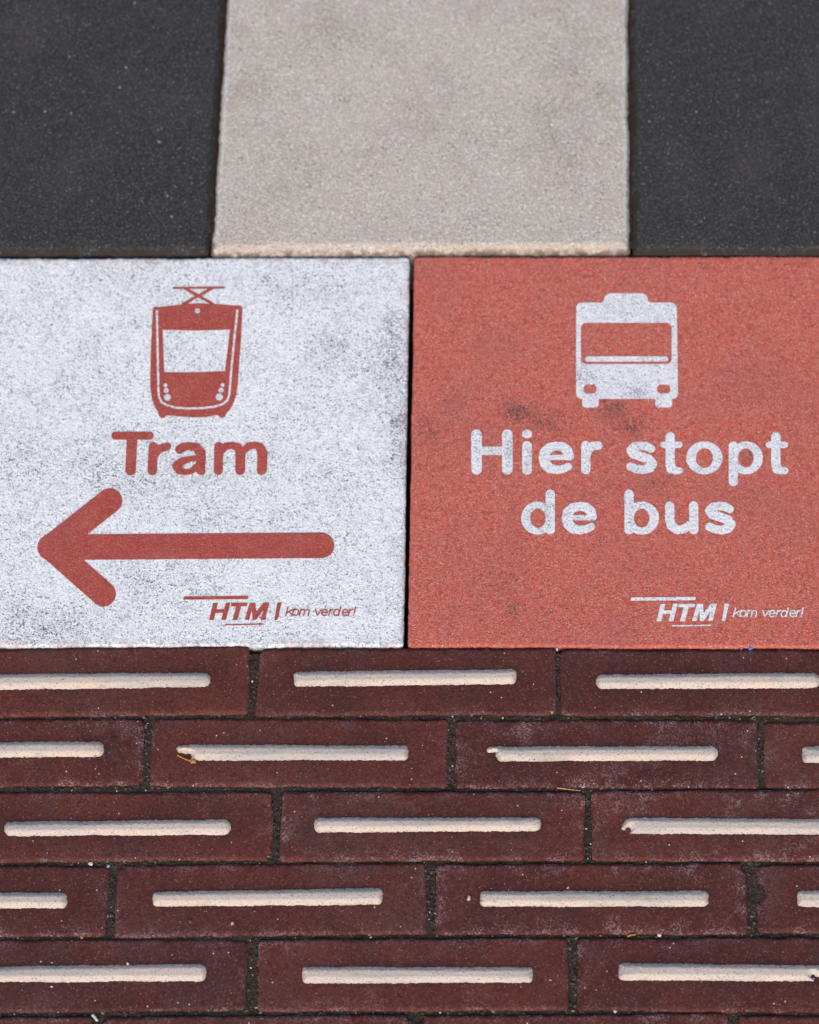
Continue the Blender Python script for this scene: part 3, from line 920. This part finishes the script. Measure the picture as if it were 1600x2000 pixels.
# ------------------------------------------------------------------ single small things lying about
PAL = {'pale': plain('pale_stone', srgb(208, 202, 196), srgb(176, 166, 160)), 'pink': plain('pink_stone', srgb(206, 158, 148), srgb(178, 132, 124)),
       'rust': plain('rusty_stone', srgb(150, 84, 44), srgb(112, 62, 38)), 'red': plain('red_stone', srgb(178, 84, 66), srgb(140, 62, 52)),
       'blue': plain('blue_chip', srgb(74, 128, 184), srgb(110, 156, 200)), 'grey': plain('grey_stone', srgb(150, 158, 158), srgb(112, 118, 118)),
       'straw': plain('dry_straw', srgb(176, 138, 84), srgb(140, 104, 62)), 'gold': plain('golden_stem', srgb(190, 140, 52), srgb(150, 104, 40)),
       'orange': plain('orange_husk', srgb(200, 128, 66), srgb(150, 86, 44)), 'green': plain('green_leaf', srgb(84, 130, 44), srgb(60, 100, 36))}
PEB = [
    (1088, 1268, 0.0016, 'pale', -0.001, 0.8, 'pale brownish pebble stuck in the joint just below the red tile'),
    (1466, 1266, 0.0019, 'blue', -0.001, 0.6, 'blue chip lying at the lower edge of the red tile'),
    (1448, 1267, 0.0012, 'grey', -0.001, 0.6, 'small grey crumb left of the blue chip below the red tile'),
    (871, 1262, 0.0015, 'grey', -0.001, 0.6, 'grey crumb at the lower left edge of the red tile'),
    (250, 1882, 0.0014, 'pale', 0.0006, 0.5, 'white chip lying just above a bar in the fifth brick row'),
    (101, 1927, 0.0010, 'pale', 0.0006, 0.6, 'tiny white stone just below the leftmost bar of the fifth row'),
    (454, 1803, 0.0017, 'pink', 0.0007, 0.6, 'pink pebble on the brick with the tilted bar'),
    (372, 1800, 0.0015, 'rust', 0.0006, 0.6, 'rust brown pebble on the brick with the tilted bar'),
    (916, 1754, 0.0019, 'pale', 0.0008, 0.7, 'white pebble at the left end of a rounded bar in the fourth row'),
    (1109, 1734, 0.0012, 'pink', 0.0006, 0.6, 'small pinkish stone touching the top of a rounded bar in the fourth row'),
    (1173, 1827, 0.0015, 'red', -0.001, 0.7, 'red pebble in the joint below the rounded bar brick'),
    (1288, 1827, 0.0020, 'pale', -0.001, 0.35, 'pale flake in the joint right of the red pebble'),
    (177, 1687, 0.0019, 'pale', -0.001, 0.4, 'white chip in the joint above the left brick of the fourth row'),
    (212, 1692, 0.0016, 'grey', -0.001, 0.7, 'grey stone at the top of the joint beside a white chip'),
    (160, 1831, 0.0015, 'orange', -0.001, 0.6, 'orange crumb in the joint above the fifth row at left'),
    (1075, 1914, 0.0011, 'pink', 0.0005, 0.6, 'small pink stone on the middle brick of the fifth row'),
    (493, 1331, 0.0012, 'pale', -0.002, 0.7, 'white crumb in the upright joint of the top brick row'),
    (186, 1477, 0.0011, 'grey', 0.0004, 0.5, 'bluish grey crumb at the end of the leftmost bar in the second row'),
]
for x, y, r, c, z, fl, lab in PEB:
    v_, f_, t_l = [], [], []
    stone(v_, f_, t_l, (0, 0, 0), r * 0.85, rng, 0, fl)
    me = bpy.data.meshes.new('pebble'); me.from_pydata(v_, [], f_)
    o = link('pebble', me, PAL[c])
    gx, gy = ground(x, y, z); o.location = (float(gx), float(gy), z)
    tag(o, lab, 'pebble', 'loose pebbles and chips')


def twig(name, pts, r0, r1, mat, label, cat, zz, bud=None):
    """thin bent stalk as a six-sided tube; bud adds a separate part"""
    P = [(*[float(c) for c in ground(x, y, zz)], zz + dz) for x, y, dz in pts]
    V, Fc = [], []
    for k_, p in enumerate(P):
        a = P[max(k_ - 1, 0)]; b = P[min(k_ + 1, len(P) - 1)]
        tx, ty = b[0] - a[0], b[1] - a[1]; L = math.hypot(tx, ty) or 1
        nx, ny = -ty / L, tx / L
        r = r0 + (r1 - r0) * k_ / (len(P) - 1)
        for q in range(6):
            an = q * math.pi / 3
            V.append((p[0] + nx * r * math.cos(an), p[1] + ny * r * math.cos(an), p[2] + r * math.sin(an)))
    for k_ in range(len(P) - 1):
        for q in range(6):
            Fc.append((k_ * 6 + q, k_ * 6 + (q + 1) % 6, k_ * 6 + 6 + (q + 1) % 6, k_ * 6 + 6 + q))
    Fc += [tuple(range(6))[::-1], tuple(range(len(V) - 6, len(V)))]
    me = bpy.data.meshes.new(name); me.from_pydata(V, [], Fc)
    o = link(name, me, mat, None, P[0])
    tag(o, label, cat)
    return o


sd_o = twig('dried_seed', [(347, 1476, .0012), (356, 1481, .0011), (366, 1485, .0010), (377, 1489, .0010)], .0003, .0005, PAL['gold'], 'orange seed husk on a thin golden stem under a torn bar tip', 'seed', 0.0)
bv, bf_, bt = [], [], []
for ox, oy, r in ((0, 0, .0019), (.0012, -.0008, .0012), (-.0010, -.0009, .0011)):
    gx, gy = ground(378, 1488, 0)
    stone(bv, bf_, bt, (float(gx) + ox, float(gy) + oy, .0012), r, rng, 0, .7)
me = bpy.data.meshes.new('husk'); me.from_pydata(bv, [], bf_)
link('husk', me, PAL['orange'], sd_o)
twig('dry_needle', [(1088, 1541, .002), (1105, 1543, .0022), (1120, 1545, .002), (1134, 1545, .001)], .0005, .0003, PAL['straw'], 'dry brown needle lying in the joint above the third brick row', 'needle', -0.002)
twig('dry_straw', [(1225, 1830, .001), (1232, 1828, .0016), (1241, 1826, .001)], .0006, .0005, PAL['straw'], 'short bit of straw in the joint between a red pebble and a pale flake', 'straw', -0.001)
twig('white_splinter', [(181, 1983, .001), (186, 1988, .0015), (191, 1995, .001)], .0010, .0007, PAL['pale'], 'white splinter in the joint at the bottom left', 'splinter', -0.001)
twig('green_sprig', [(1468, 1404, .001), (1472, 1402, .0018), (1475, 1401, .001)], .0004, .0006, PAL['green'], 'tiny green shoot in the joint above a frosty brick corner', 'sprout', -0.001)
